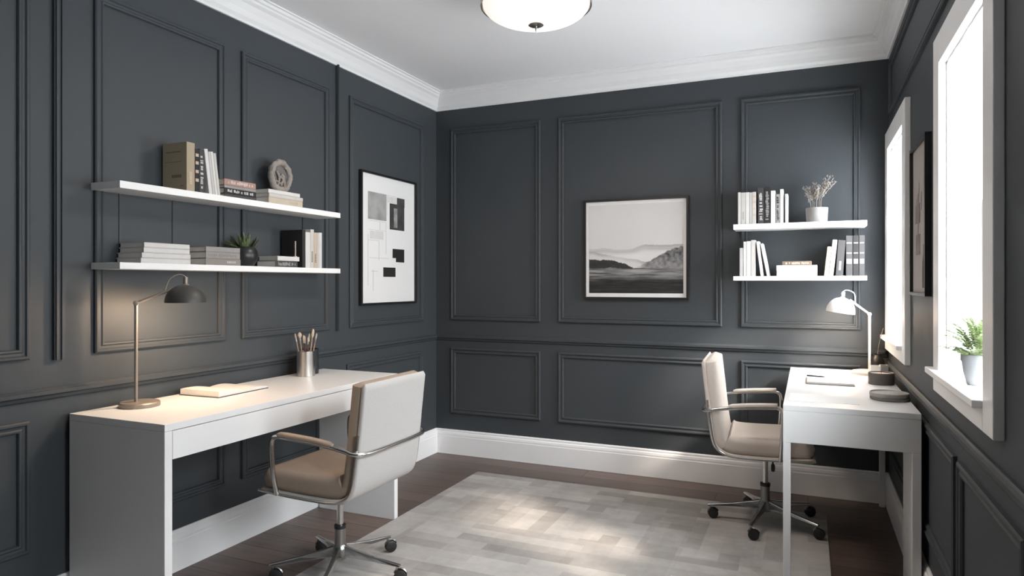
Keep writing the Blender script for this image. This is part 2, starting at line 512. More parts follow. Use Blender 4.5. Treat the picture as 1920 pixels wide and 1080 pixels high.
# ------------------------------------------------------------------ books
COL = {
 'white': (0.62, 0.61, 0.595), 'offwhite': (0.52, 0.505, 0.475), 'cream': (0.50, 0.44, 0.35), 'tan': (0.36, 0.30, 0.21),
 'black': (0.015, 0.015, 0.016), 'charcoal': (0.05, 0.05, 0.052), 'grey': (0.28, 0.27, 0.265), 'taupe': (0.25, 0.225, 0.205),
 'lightgrey': (0.5, 0.49, 0.48), 'rose': (0.36, 0.215, 0.18), 'brown': (0.17, 0.125, 0.09), 'beige': (0.5, 0.41, 0.32)}
def cmat(c): return mat(c + ' book cloth', COL[c], 0.7, var=0.06, scale=40)
def cloth_dir(): pass

def marks(th, h, col, style, rng, xoff=0.0006):
    """blocks of lettering on an upright spine: plane y(0..th) x z(0..h)"""
    mb = MB()
    if style == 'bands':
        for zc in (0.28, 0.48, 0.68, 0.86):
            mb.box(0, xoff, th * 0.14, th * 0.86, h * (zc - 0.035), h * (zc + 0.035))
    elif style == 'text':
        z = h * 0.10
        while z < h * 0.88:
            l = rng.uniform(0.004, 0.010)
            a = rng.uniform(0.18, 0.36); b = rng.uniform(0.62, 0.84)
            mb.box(0, xoff, th * a, th * b, z, z + l)
            z += l + rng.choice([0.002, 0.002, 0.003, 0.010])
    elif style == 'small':
        z = h * 0.15
        while z < h * 0.40:
            l = rng.uniform(0.003, 0.006)
            mb.box(0, xoff, th * 0.34, th * 0.66, z, z + l)
            z += l + 0.002
    elif style == 'label':
        mb.box(0, xoff, th * 0.12, th * 0.88, h * 0.30, h * 0.42)
        mb.box(0, xoff, th * 0.12, th * 0.88, h * 0.55, h * 0.58)
        mb.box(0, xoff, th * 0.12, th * 0.88, h * 0.80, h * 0.83)
    return mb

def book(side, u, z, th, dep, h, color, label, group, style=None, mcol='lightgrey', lean=0.0, flat=False, front=None, cover=False, rz=0.0):
    """side: left|back wall shelf. u = start along the shelf. spine faces the room.
    upright: thickness along the shelf; flat: length h along the shelf, thickness up."""
    rng = random.Random(int(u * 1000) + int(z * 1000))
    t = thing('book', label, 'book', group=group)
    if side == 'left':
        loc = (front if front is not None else -2.311, u, z); rot = 0.0
    else:
        loc = (u, front if front is not None else 4.068, z); rot = -PI / 2
    t.location = loc
    t.rotation_euler = (0, 0, rot + rz)
    A = RX(lean)
    if lean < 0:                                # top towards +u: pivot on the far bottom edge
        A = T(0, th, 0) @ RX(lean) @ T(0, -th, 0)
    if flat:
        # book lying: its height axis along +y, spine outwards, thickness up
        A = T(0, h, 0) @ RX(PI / 2)
    c = 0.0022
    mb = MB()
    mb.box(-dep, 0, 0, c, 0, h, A); mb.box(-dep, 0, th - c, th, 0, h, A); mb.box(-c, 0, c, th - c, 0, h, A)
    mb.build('cover', cmat(color), t, 0.0008)
    MB().box(-dep + 0.004, -c, c, th - c, 0.003, h - 0.003, A).build('pages', M_paper, t)
    if style:
        m = marks(th, h, mcol, style, rng)
        m.v = [A @ v for v in m.v]
        if style in ('bands', 'label'):
            for k in range(0, len(m.v), 8):
                q = MB(); q.v = m.v[k:k + 8]; q.f = m.f[:6]
                q.build('spine_patch', cmat(mcol), t)
        else:
            m.build('spine_lettering', cmat(mcol), t)
    if cover:
        mb = MB()
        for (za, zb, xa, xb) in ((0.80, 0.82, 0.25, 0.85), (0.60, 0.61, 0.2, 0.9)):
            mb.box(-dep * xb, -dep * xa, -0.0005, 0, h * za, h * zb, A)
        x = 0.22
        while x < 0.62:
            mb.box(-dep * (x + 0.05), -dep * x, -0.0005, 0, h * 0.28, h * 0.34, A); x += 0.068
        for x in (0.12, 0.2):
            mb.box(-dep * (x + 0.06), -dep * x, -0.0005, 0, h * 0.10, h * 0.115, A)
        # one printed line per part
        for k, (a_, b_) in enumerate([(0, 8), (8, 16), (16, len(mb.v) - 16), (len(mb.v) - 16, len(mb.v))]):
            q = MB(); q.v = mb.v[a_:b_]; q.f = mb.f[:(b_ - a_) // 8 * 6]
            q.build('cover_lettering', cmat('brown'), t)
    return t

ZA, ZB_, ZC_, ZD = 1.594, 1.295, 1.555, 1.257
G1 = 'books on the upper left shelf'
book('left', 1.975, ZA, 0.040, 0.138, 0.200, 'tan', 'large tan hardback with faded cover standing at the left of the upper left shelf', G1, 'small', 'beige', cover=True)
book('left', 2.016, ZA, 0.021, 0.12, 0.178, 'black', 'black book with pale spine patches beside the tan hardback', G1, 'bands', 'beige')
book('left', 2.038, ZA, 0.024, 0.12, 0.182, 'charcoal', 'black book with white spine lettering left of the leaning white books', G1, 'text', 'lightgrey')
x = 2.088
for k, (th, h, c, lab) in enumerate([(0.018, 0.188, 'white', 'thick white book leaning left against the black lettered book'),
                             (0.012, 0.180, 'lightgrey', 'slim grey book between the leaning white books'),
                             (0.013, 0.182, 'white', 'slim white book leaning right after the slim grey book'),
                             (0.013, 0.178, 'offwhite', 'outermost white leaning book on the upper left shelf')]):
    book('left', x, ZA, th, 0.115, h, c, lab, G1, None, lean=R(8))
    x += th / math.cos(R(8)) + 0.001
G = 'lying books on the upper left shelf'
z = ZA
for th, h, c, lab, st, mc in [(0.014, 0.186, 'charcoal', 'charcoal book at the bottom of the rose topped stack', None, 'white'),
                      (0.024, 0.184, 'black', 'black book with white lettering lying under the grey book', 'text', 'lightgrey'),
                      (0.012, 0.184, 'grey', 'thin grey book between the black and the rose book', None, 'white'),
                      (0.027, 0.182, 'rose', 'dusty rose book with white lettering on top of its stack', 'text', 'offwhite')]:
    book('left', 2.168, z, th, 0.12, h, c, lab, G, st, mc, flat=True); z += th + 0.0003
z = ZA
for th, h, c, lab, st, mc, u in [(0.030, 0.232, 'cream', 'thick cream book at the bottom of the stack under the stone ring', 'small', 'beige', 2.430),
                         (0.018, 0.232, 'offwhite', 'thin cream book in the middle of the stack under the stone ring', None, 'white', 2.432),
                         (0.018, 0.215, 'white', 'white book directly under the stone ring', None, 'white', 2.428)]:
    book('left', u, z, th, 0.125, h, c, lab, G, st, mc, flat=True); z += th + 0.0003
ZSC = z
G = 'lying books on the lower left shelf'
z = ZB_
for k, (u, h, th, lab) in enumerate([(1.770, 0.224, 0.0195, 'white book at the very bottom of the four book white stack'),
                             (1.774, 0.220, 0.0195, 'second white book from the bottom of the white stack'),
                             (1.782, 0.208, 0.0195, 'third white book up in the white stack'),
                             (1.784, 0.206, 0.0190, 'topmost white book of the white stack on the lower left shelf')]):
    book('left', u, z, th, 0.140, h, 'white', lab, G, flat=True); z += th + 0.0006
z = ZB_
for k, (u, h, th, lab, st) in enumerate([(2.070, 0.190, 0.028, 'thick grey book with faint lettering under two grey books', 'small'),
                                 (2.071, 0.186, 0.027, 'grey book with faint lettering in the middle of the grey stack', 'text'),
                                 (2.071, 0.186, 0.022, 'topmost plain grey book beside the black plant pot', None)]):
    book('left', u, z, th, 0.13, h, 'grey' if k else 'taupe', lab, G, st, 'lightgrey' if k == 0 else 'taupe', flat=True); z += th + 0.0004
z = ZB_
book('left', 2.475, z, 0.030, 0.12, 0.150, 'charcoal', 'small charcoal book with grey lettering lying right of the black pot', G, 'text', 'grey', flat=True)
book('left', 2.488, z + 0.0304, 0.022, 0.12, 0.150, 'white', 'small white book on top of the small charcoal book', G, flat=True)
G = 'standing books at the end of the lower left shelf'
u = 2.660
for th, h, c, lab, st, mc in [(0.022, 0.190, 'black', 'large black book with its cover facing the small lying books', None, 'white'),
                      (0.036, 0.180, 'white', 'thick white book right beside the large black book', None, 'white'),
                      (0.026, 0.196, 'offwhite', 'tallest pale grey book at the end of the lower left shelf', 'small', 'brown'),
                      (0.024, 0.182, 'beige', 'beige book between pale books at the shelf end', 'small', 'brown'),
                      (0.014, 0.182, 'lightgrey', 'thin grey book right of the beige book', None, 'white'),
                      (0.022, 0.184, 'white', 'outermost white book at the right end of the lower left shelf', None, 'white')]:
    book('left', u, ZB_, th, 0.135, h, c, lab, G, st, mc); u += th + 0.0008

# back wall, upper shelf
G = 'standing books on the upper back shelf'
def row(lst, z, G):
    for x0, x1, h, c, lab, st, mc in lst:
        book('back', x0, z, x1 - x0 - 0.0008, 0.13, h, c, lab, G, st, mc)
row([(-0.367, -0.351, 0.184, 'white', 'leftmost slim white book on the upper back shelf', None, 'white'),
     (-0.350, -0.326, 0.182, 'offwhite', 'off-white book with faint spine marks, second on the upper back shelf', 'small', 'grey'),
     (-0.325, -0.304, 0.182, 'white', 'plain white book, third on the upper back shelf', None, 'white'),
     (-0.303, -0.291, 0.180, 'lightgrey', 'thin light grey book, fourth on the upper back shelf', None, 'white'),
     (-0.290, -0.268, 0.182, 'offwhite', 'pale book with brown marks left of the two black books', 'bands', 'beige'),
     (-0.260, -0.227, 0.203, 'charcoal', 'black book with grey lettering, left of the blackest tall book', 'text', 'lightgrey'),
     (-0.225, -0.194, 0.206, 'black', 'tallest black book with white spots on the upper back shelf', 'text', 'grey'),
     (-0.191, -0.166, 0.184, 'white', 'thick white book right of the tallest black book', None, 'white'),
     (-0.164, -0.143, 0.163, 'grey', 'short grey book with dense dark lettering between white books', 'text', 'black'),
     (-0.142, -0.124, 0.190, 'white', 'tall white book right of the short lettered book', None, 'white'),
     (-0.116, -0.100, 0.162, 'lightgrey', 'short grey book standing last in the upper back row', None, 'white')], ZC_, G)
G = 'books on the lower back shelf'
row([(-0.358, -0.339, 0.162, 'lightgrey', 'short grey book at the left end of the lower back shelf', None, 'white'),
     (-0.337, -0.321, 0.198, 'white', 'slim white book right of the short grey end book', None, 'white'),
     (-0.320, -0.297, 0.200, 'white', 'wide white book, third on the lower back shelf', None, 'white'),
     (-0.296, -0.272, 0.206, 'offwhite', 'tallest white book before the leaning ones on the lower back shelf', None, 'white')], ZD, G)
book('back', -0.2445, ZD, 0.016, 0.13, 0.198, 'white', 'white book leaning left, nearer to the upright ones on the lower back shelf', G, lean=R(7))
book('back', -0.211, ZD, 0.014, 0.13, 0.187, 'white', 'outermost white book leaning left on the lower back shelf', G, lean=R(11))
book('back', -0.160, ZD, 0.030, 0.13, 0.208, 'offwhite', 'pale book lying lowest in the middle of the lower back shelf', G, None, flat=True)
book('back', -0.161, ZD + 0.0303, 0.030, 0.13, 0.209, 'white', 'white book lying under the brown book on the lower back shelf', G, None, flat=True)
book('back', -0.130, ZD + 0.0606, 0.022, 0.12, 0.150, 'brown', 'small brown book with dense spine lettering on top of white books', G, 'text', 'beige', flat=True)
book('back', 0.083, ZD, 0.020, 0.13, 0.160, 'cream', 'short cream book leaning right on the lower back shelf', G, lean=R(-6))
book('back', 0.1055, ZD, 0.022, 0.13, 0.197, 'offwhite', 'tall cream book leaning right beside the dark books', G, lean=R(-6))
book('back', 0.139, ZD, 0.036, 0.13, 0.194, 'charcoal', 'plain charcoal book leaning right against the labelled books', G, 'small', 'grey', lean=R(-4))
row([(0.190, 0.222, 0.218, 'charcoal', 'dark grey book with pale label, left of the three labelled books', 'label', 'lightgrey'),
     (0.224, 0.252, 0.218, 'black', 'dark book with pale label, middle of the three labelled books', 'label', 'grey'),
     (0.2535, 0.281, 0.218, 'charcoal', 'rightmost dark grey book with greyish bands on the lower back shelf', 'label', 'grey')], ZD, G)

# ------------------------------------------------------------------ stone ring ornament
t = thing('stone_ornament', 'round grey stone ring ornament with a carved centre on stacked books', 'ornament', (-2.380, 2.580, ZSC))
t.scale = (1.15, 1.2, 1.2)
mb = MB()
N, K = 72, 12
for k in range(N):
    a = 2 * PI * k / N
    for j in range(K):
        b = 2 * PI * j / K
        rr = 0.052 + 0.004 * noise.noise(Vector((math.cos(a) * 2, math.sin(a) * 2, 3)))
        tr = 0.013 + 0.004 * noise.noise(Vector((math.cos(a) * 6, math.sin(a) * 6, b)))
        r_ = rr + tr * math.cos(b)
        mb.v.append(Vector((tr * 1.15 * math.sin(b), r_ * math.cos(a), 0.0705 + 1.06 * r_ * math.sin(a))))
for k in range(N):
    for j in range(K):
        k2, j2 = (k + 1) % N, (j + 1) % K
        mb.f.append((k * K + j, k2 * K + j, k2 * K + j2, k * K + j2))
zmin = min(v.z for v in mb.v)
for v in mb.v: v.z -= zmin
m_st = mat('weathered stone', (0.27, 0.245, 0.22), 0.9, var=0.45, scale=45, bump=0.8, bscale=120)
mb.build('ring', m_st, t, smooth=True)
mb = MB()
mb.lathe([(0.001, -0.004), (0.046, -0.004), (0.046, 0.004), (0.001, 0.004)], 40, T(-0.004, 0, 0.068) @ RY(PI / 2))
mb.build('disc', mat('dark agate', (0.13, 0.12, 0.115), 0.6, var=0.6, scale=35, bump=0.5, bscale=60), t, smooth=True)
mb = MB()
for (ya, za, yb, zb, yc, zc, r) in ((-0.020, 0.022, -0.012, 0.06, -0.024, 0.088, 0.0055), (0.020, 0.022, 0.016, 0.050, -0.006, 0.07, 0.0055),
                                    (-0.03, 0.05, 0.0, 0.04, 0.018, 0.074, 0.004), (0.0, 0.03, 0.012, 0.062, 0.002, 0.078, 0.006)):
    mb.tube(smoothpath([(0.003, ya, za), (0.006, yb, zb), (0.004, yc, zc)], 6), r, 8)
mb.build('carving', m_st, t, smooth=True)

# ------------------------------------------------------------------ leaf helpers
def leaf(mb, base, dirv, ln, wd, up=Vector((0, 0, 1)), curl=0.2, seg=4):
    d = Vector(dirv).normalized()
    s = d.cross(up)
    if s.length < 1e-3: s = Vector((1, 0, 0))
    s.normalize()
    nrm = s.cross(d).normalized()
    vs = []; fs = []
    for i in range(seg + 1):
        t_ = i / seg
        p = Vector(base) + d * ln * t_ - nrm * (curl * ln * t_ * t_)
        hw = wd * 0.5 * (math.sin(PI * (0.12 + 0.86 * t_)) ** 0.8)
        vs += [p - s * hw + nrm * wd * 0.12, p - nrm * wd * 0.05, p + s * hw + nrm * wd * 0.12]
    for i in range(seg):
        a = i * 3
        fs += [(a, a + 1, a + 4, a + 3), (a + 1, a + 2, a + 5, a + 4)]
    mb.add(vs, fs)

# black pot with succulent on the lower left shelf
t = thing('potted_succulent', 'spiky green succulent in a round black pot on the lower left shelf', 'plant', (-2.3835, 2.352, ZB_))
prof = [(0.002, 0), (0.036, 0), (0.043, 0.006), (0.056, 0.026), (0.0605, 0.048), (0.058, 0.070), (0.050, 0.084), (0.044, 0.089), (0.041, 0.087), (0.044, 0.076), (0.04, 0.070), (0.002, 0.070)]
MB().lathe(prof, 40).build('pot', mat('matte black ceramic', (0.018, 0.019, 0.021), 0.35), t, smooth=True)
MB().lathe([(0.001, 0.0705), (0.042, 0.0705), (0.042, 0.078), (0.001, 0.080)], 24).build('soil', M_soil, t)
mb = MB(); rg_ = random.Random(3)
for k in range(38):
    a = rg_.uniform(0, 2 * PI); el = rg_.uniform(0.25, 1.35)
    d = Vector((math.cos(a) * math.cos(el) * 0.8, math.sin(a) * math.cos(el), math.sin(el)))
    leaf(mb, Vector((d.x * 0.02, d.y * 0.028, 0.078)), d, rg_.uniform(0.05, 0.085), 0.018, curl=rg_.uniform(-0.25, 0.1))
mb.build('leaves', M_leafd, t, smooth=True)

# pale stick ornament
t = thing('pale_stick', 'thin pale upright stick on the small white lying book', 'ornament', (-2.325, 2.625, ZB_ + 0.0526))
mb = MB(); mb.box(-0.006, 0.006, -0.006, 0.006, 0, 0.004); mb.box(-0.0025, 0.0025, -0.0025, 0.0025, 0.003, 0.078)
mb.build('stick', mat('pale wood', (0.5, 0.42, 0.36), 0.6), t)

# grey pot with dried flowers
t = thing('dried_flower_pot', 'dried beige flower stems in a small light grey pot', 'plant', (0.047, 4.135, ZC_))
MB().lathe([(0.002, 0), (0.052, 0), (0.054, 0.003), (0.058, 0.078), (0.058, 0.082), (0.054, 0.082), (0.052, 0.066), (0.002, 0.066)], 40).build('pot', mat('light grey ceramic', (0.27, 0.26, 0.25), 0.6), t, smooth=True)
MB().lathe([(0.001, 0.0665), (0.052, 0.0665), (0.052, 0.071), (0.001, 0.072)], 24).build('soil', M_soil, t)
mb = MB(); md = MB(); rg_ = random.Random(11)
stems = [(-0.03, -0.055, 0.165), (-0.018, -0.032, 0.205), (-0.01, -0.012, 0.225), (-0.002, 0.008, 0.205), (0.012, 0.045, 0.245), (0.012, 0.07, 0.262), (0.02, 0.085, 0.245),
         (-0.02, -0.045, 0.20), (0.016, 0.100, 0.225), (0.0, -0.002, 0.19), (-0.012, -0.072, 0.20), (0.01, 0.055, 0.225)]
for (xa, xb, ht) in stems:
    yo = rg_.uniform(-0.02, 0.02)
    pth = smoothpath([(xa, yo * 0.3, 0.070), (xa * 0.9 + xb * 0.12, yo * 0.6, 0.070 + (ht - 0.07) * 0.45), (xb, yo, ht)], 6)
    mb.tube(pth, 0.0013, 6)
    for k in range(26):
        s = rg_.uniform(0.50, 1.0)
        p = pth[int(s * (len(pth) - 1))]
        a = rg_.uniform(0, 2 * PI)
        d = Vector((math.cos(a) * 0.6, math.sin(a) * 0.6, rg_.uniform(0.3, 1.2)))
        q = p + d.normalized() * rg_.uniform(0.008, 0.024)
        mb.tube([p, q], 0.0006, 4)
        md.lathe([(0.0004, -0.004), (0.0026, -0.001), (0.0022, 0.002), (0.0004, 0.004)], 6, T(*q))
mb.build('stems', M_dry, t); md.build('flower_heads', M_dry, t)

# ------------------------------------------------------------------ desk lamps
def desk_lamp(label, loc, rot, Mshade, Mmetal, Mbase, head, elbow, base_r, shade_r, shade_h, tilt, pole0, power, disc_off=(0, 0)):
    """local +x is the direction of the arm; pole at the origin"""
    t = thing('desk_lamp', label, 'lamp', loc, rot)
    MB().lathe([(0.002, 0), (base_r, 0), (base_r + 0.001, 0.003), (base_r + 0.001, 0.014), (base_r - 0.003, 0.018), (0.002, 0.019)], 48, T(disc_off[0], disc_off[1], 0)).build('base', Mbase, t, smooth=True)
    MB().tube([(0, 0, 0.018), (0, 0, elbow)], 0.0062, 16).build('pole', Mmetal, t, smooth=True)
    mb = MB()
    mb.lathe([(0.002, -0.011), (0.009, -0.010), (0.010, 0), (0.009, 0.010), (0.002, 0.011)], 16, T(0, 0, elbow) @ RX(PI / 2))
    mb.build('joint', Mmetal, t, smooth=True)
    hx, hz = head
    top = Vector((hx, 0, hz))
    a0 = Vector((0, 0, elbow))
    nk = Vector((hx - 0.035, 0, hz - 0.012))
    MB().tube([a0, nk], 0.0052, 12).build('arm', Mmetal, t, smooth=True)
    sh = thing_child('lamp_head', t)
    sh.location = (hx, 0, hz)
    sh.rotation_euler = (0, tilt, 0)
    prof = []
    n = 12
    for i in range(n + 1):
        a = PI / 2 * i / n
        prof.append((max(0.004, shade_r * math.sin(a) ** 0.9), -shade_h * (1 - math.cos(a)) ))
    inner = [(max(0.003, r - 0.0025), z - 0.0028) for r, z in reversed(prof[:-1])]
    s_ = MB().lathe(prof + [(prof[-1][0] - 0.0025, prof[-1][1])] + inner, 48, None, False, False).build('lamp_shade', Mshade, sh, smooth=True)
    mb = MB()
    mb.lathe([(0.002, 0.030), (0.008, 0.030), (0.009, 0.026), (0.009, 0.004), (0.014, 0.0), (0.014, -0.008), (0.002, -0.008)], 20)
    mb.build('cap', Mmetal, sh, smooth=True)
    mb = MB(); r = shade_r * 0.32
    pr_ = [(max(0.001, r * math.sin(PI * i / 10)), -r * math.cos(PI * i / 10)) for i in range(11)]
    mb.lathe(pr_, 20, T(0, 0, -shade_h * 0.50))
    mb.build('bulb', M_bulb, sh, smooth=True)
    # hooped cable from the arm to the cap
    pts = smoothpath([nk * 0.72 + a0 * 0.28 + Vector((0, 0, 0.004)), Vector((hx - 0.055, 0, hz + 0.022)), Vector((hx - 0.02, 0, hz + 0.040)), Vector((hx + 0.004, 0, hz + 0.026)), Vector((hx + 0.004, 0, hz + 0.012))], 8)
    MB().tube(pts, 0.0024, 8).build('cable', Mmetal, t, smooth=True)
    ld = bpy.data.lights.new('lamp_light', 'POINT')
    ld.energy = power; ld.color = (1.0, 0.70, 0.46); ld.shadow_soft_size = 0.024
    lo = bpy.data.objects.new('lamp_light', ld); C.objects.link(lo)
    lo.parent = sh; lo.location = (0, 0, -shade_h * 0.5 - r - 0.026)
    return t
def thing_child(name, parent):
    o = bpy.data.objects.new(name, None); C.objects.link(o); o.parent = parent
    o.empty_display_size = 0.02
    return o
# arm of the dark lamp reaches away from the wall and along the desk
hv = Vector((-2.235 + 2.335, 1.905 - 1.768))
desk_lamp('dark domed desk lamp with bronze stem on the long white desk', (-2.335, 1.768, 0.75), math.atan2(hv.y, hv.x),
          M_lampd, M_lamps, M_lamps, (hv.length, 0.462), 0.392, 0.070, 0.075, 0.070, 0.0, 0, 3.4, (0.012, 0.0))
desk_lamp('white domed desk lamp with beige round base on the small desk', (0.300, 4.03, EZ), R(180),
          M_lampw, M_lampw, M_cream, (0.128, 0.405), 0.318, 0.085, 0.072, 0.082, R(-8), 0, 0.9, (0.0, 0.0))

# ------------------------------------------------------------------ things on the long desk
t = thing('open_book', 'open cream book lying face up on the long white desk', 'book', (-2.305, 2.165, 0.75), R(2))
M_cov = mat('dark book cover', (0.05, 0.045, 0.042), 0.6)
def page_block(y0, y1, h0, h1, wx, n=10, z0_=0.0, curve=0.006):
    vs = []; fs = []
    for i in range(n + 1):
        s = i / n
        y = y0 + (y1 - y0) * s
        z = h0 + (h1 - h0) * s + curve * math.sin(PI * s)
        for x_ in (-wx, wx):
            vs.append((x_, y, z)); vs.append((x_, y, z0_))
    for i in range(n):
        a = i * 4; b = a + 4
        fs += [(a, b, b + 2, a + 2), (a + 1, a + 3, b + 3, b + 1), (a, a + 1, b + 1, b), (a + 2, b + 2, b + 3, a + 3)]
    fs += [(0, 2, 3, 1), (n * 4, n * 4 + 1, n * 4 + 3, n * 4 + 2)]
    return MB().add(vs, fs)
mb = MB(); mb.box(-0.108, 0.108, -0.142, 0.146, 0.0, 0.003)
mb.build('cover', M_cov, t, 0.001)
page_block(-0.138, 0.012, 0.026, 0.013, 0.104, z0_=0.0032).build('left_pages', M_paper, t, smooth=True)
page_block(0.012, 0.143, 0.011, 0.008, 0.104, z0_=0.0032, curve=0.007).build('right_pages', M_paper, t, smooth=True)

t = thing('pencil_cup', 'brushed steel cup holding brushes on the long desk', 'cup', (-2.315, 2.690, 0.75))
def cup(r, h, m, th=0.002):
    return MB().lathe([(0.001, 0), (r - 0.002, 0), (r, 0.002), (r, h), (r - th, h), (r - th, 0.004), (0.001, 0.004)], 48)
cup(0.0445, 0.126, None).build('cup_body', mat('satin steel', (0.62, 0.60, 0.57), 0.28, 1.0), t, smooth=True)
CUPX, CUPY = -2.315, 2.690
t = thing('dark_cup', 'dark charcoal cylinder cup standing behind the steel cup', 'cup', (-2.362, 2.772, 0.75))
cup(0.047, 0.128, None).build('cup_body', mat('charcoal glass', (0.03, 0.035, 0.038), 0.25), t, smooth=True)

M_handle = mat('raw wood handle', (0.42, 0.28, 0.19), 0.5, var=0.2)
M_dh = mat('dark brown handle', (0.09, 0.045, 0.03), 0.4, var=0.3)
M_bristle = mat('pale bristle', (0.55, 0.45, 0.34), 0.9, var=0.3, scale=120)
M_ferr = mat('silver ferrule', (0.6, 0.6, 0.6), 0.3, 1.0)
rg_ = random.Random(5)
places = [(-0.026, -0.004, 0.215, 0), (-0.020, 0.012, 0.200, 1), (-0.013, -0.010, 0.222, 0), (-0.007, 0.014, 0.200, 1), (-0.002, -0.012, 0.208, 1),
          (0.005, 0.013, 0.212, 1), (0.010, -0.012, 0.200, 1), (0.016, 0.010, 0.236, 0), (0.021, -0.009, 0.226, 0), (0.027, 0.005, 0.215, 0)]
wide = [0, 0, 2, 0, 0, 0, 0, 1, 1, 0]
cupn = ['leftmost', 'second', 'widest headed', 'fourth', 'central dark', 'sixth', 'seventh', 'tallest', 'pale tipped', 'rightmost']
for k, (ly, lx, ln, dk) in enumerate(places):
    # fan spreads across the view; foot well inside the cup
    ux, uy = 0.916 * ly - 0.40 * lx, 0.40 * ly + 0.916 * lx
    foot = Vector((ux * 0.5, uy * 0.5, 0.006))
    tip = Vector((ux * 2.0, uy * 2.0, ln))
    # keep inside the rim
    s_rim = 0.126 / ln
    p_rim = foot.lerp(tip, s_rim)
    d = math.hypot(p_rim.x, p_rim.y)
    if d > 0.037:
        f = 0.037 / d
        tip.x = foot.x + (p_rim.x * f - foot.x) / s_rim; tip.y = foot.y + (p_rim.y * f - foot.y) / s_rim
    t = thing('paint_brush', '%s %s paint brush from the left, bristles up in the steel cup' % (cupn[k], ['pale wooden', 'dark brown'][dk]), 'brush',
              (CUPX, CUPY, 0.75), 0.0, 'brushes in the steel cup')
    m1 = foot.lerp(tip, 0.80); m2 = foot.lerp(tip, 0.86)
    MB().tube([foot, foot.lerp(tip, 0.4), m1], [0.0024, 0.0032, 0.0026], 8).build('handle', M_dh if dk else M_handle, t, smooth=True)
    MB().tube([m1, m2], 0.0033, 8).build('ferrule', M_ferr, t, smooth=True)
    wf = [0.0045, 0.0070, 0.0105][wide[k]]
    MB().tube([m2, m2.lerp(tip, 0.45), m2.lerp(tip, 0.8), tip], [0.0034, wf, wf * 0.75, 0.001], 10).build('bristles', M_bristle, t, smooth=True)

# ------------------------------------------------------------------ things on the small desk
t = thing('notebook', 'flat pale notebook with a dark pen across it on the small desk', 'notebook', (0.098, 3.64, EZ), R(0))
B(-0.105, 0.105, -0.125, 0.125, 0, 0.003).build('cover', mat('grey notebook cover', (0.22, 0.21, 0.20), 0.6), t, 0.001)
B(-0.102, 0.102, -0.122, 0.122, 0.0032, 0.012).build('pages', M_paper, t, 0.001)
t = thing('pen', 'short dark pen lying on the pale notebook', 'pen', (0.040, 3.71, EZ + 0.0155), R(-12))
MB().tube([(-0.045, 0, 0), (0.030, 0, 0), (0.040, 0, 0)], [0.0035, 0.0035, 0.001], 10).build('barrel', M_black, t, smooth=True)
mb = MB(); mb.tube([(-0.044, 0.0, 0.0045), (-0.008, 0, 0.0045)], 0.0010, 6); mb.build('clip', M_chrome, t)
o = B(-0.13, 0.13, -0.10, 0.10, 0, 0.0012).build('paper_sheet', mat('white paper', (0.86, 0.86, 0.86), 0.85, var=0.01))
o.location = (0.060, 3.10, EZ); o.rotation_euler = (0, 0, R(-1))
o['label'] = 'blank white paper sheet at the near end of the small desk'; o['category'] = 'paper'
t = thing('candle_jar', 'dark grey round candle jar on the small desk beneath the window', 'candle', (0.322, 3.66, EZ))
MB().lathe([(0.001, 0), (0.053, 0), (0.056, 0.003), (0.056, 0.053), (0.054, 0.056), (0.051, 0.054), (0.051, 0.044), (0.001, 0.044)], 48).build('jar', mat('smoky ceramic', (0.11, 0.10, 0.095), 0.3), t, smooth=True)
MB().lathe([(0.001, 0.0445), (0.0505, 0.0445), (0.0505, 0.050), (0.001, 0.050)], 40).build('wax', mat('cream wax', (0.62, 0.50, 0.42), 0.5), t)
MB().tube([(0, 0, 0.049), (0.001, 0, 0.058)], 0.0008, 6).build('wick', M_black, t)
t = thing('round_coaster', 'lower round grey coaster at the near end of the small desk', 'coaster', (0.312, 3.19, EZ), 0, 'stacked grey coasters')
MB().lathe([(0.001, 0), (0.070, 0), (0.074, 0.003), (0.074, 0.010), (0.071, 0.0125), (0.001, 0.0125)], 48).build('disc', mat('mottled grey stone', (0.20, 0.19, 0.18), 0.6, var=0.3, scale=20), t, smooth=True)
t = thing('round_coaster', 'upper pale round coaster with rim lying on the dark one', 'coaster', (0.310, 3.192, EZ + 0.0127), 0, 'stacked grey coasters')
MB().lathe([(0.001, 0), (0.070, 0), (0.073, 0.004), (0.073, 0.016), (0.070, 0.018), (0.067, 0.013), (0.001, 0.012)], 48).build('disc', mat('pale grey stone', (0.40, 0.385, 0.37), 0.6, var=0.2, scale=20), t, smooth=True)
t = thing('white_cup', 'small square white cup in front of the white lamp stem', 'cup', (0.318, 3.93, EZ), R(4))
def sq_cup(r, h, m, tt):
    mb = MB()
    mb.box(-r, r, -r, r, 0, 0.004); mb.box(-r, r, -r, -r + 0.003, 0.004, h); mb.box(-r, r, r - 0.003, r, 0.004, h)
    mb.box(-r, -r + 0.003, -r + 0.003, r - 0.003, 0.004, h); mb.box(r - 0.003, r, -r + 0.003, r - 0.003, 0.004, h)
    return mb.build('body', m, tt, 0.001)
sq_cup(0.023, 0.058, M_lampw, t)
t = thing('glass_cup', 'small pale grey square cup right beside the white cup', 'cup', (0.362, 3.985, EZ), R(4))
sq_cup(0.018, 0.058, mat('pale grey glaze', (0.42, 0.42, 0.42), 0.3), t)
t = thing('dark_vase', 'small black bulbous vase with a thin twig behind the white cups', 'vase', (0.345, 4.14, EZ))
MB().lathe([(0.001, 0), (0.022, 0), (0.034, 0.02), (0.038, 0.045), (0.035, 0.065), (0.024, 0.082), (0.018, 0.094), (0.021, 0.100), (0.017, 0.099), (0.014, 0.092), (0.001, 0.090)], 32).build('body', M_black, t, smooth=True)
MB().tube(smoothpath([(0, 0, 0.085), (0.01, 0.0, 0.16), (0.028, -0.01, 0.24)], 5), 0.0012, 6).build('twig', M_dry, t)

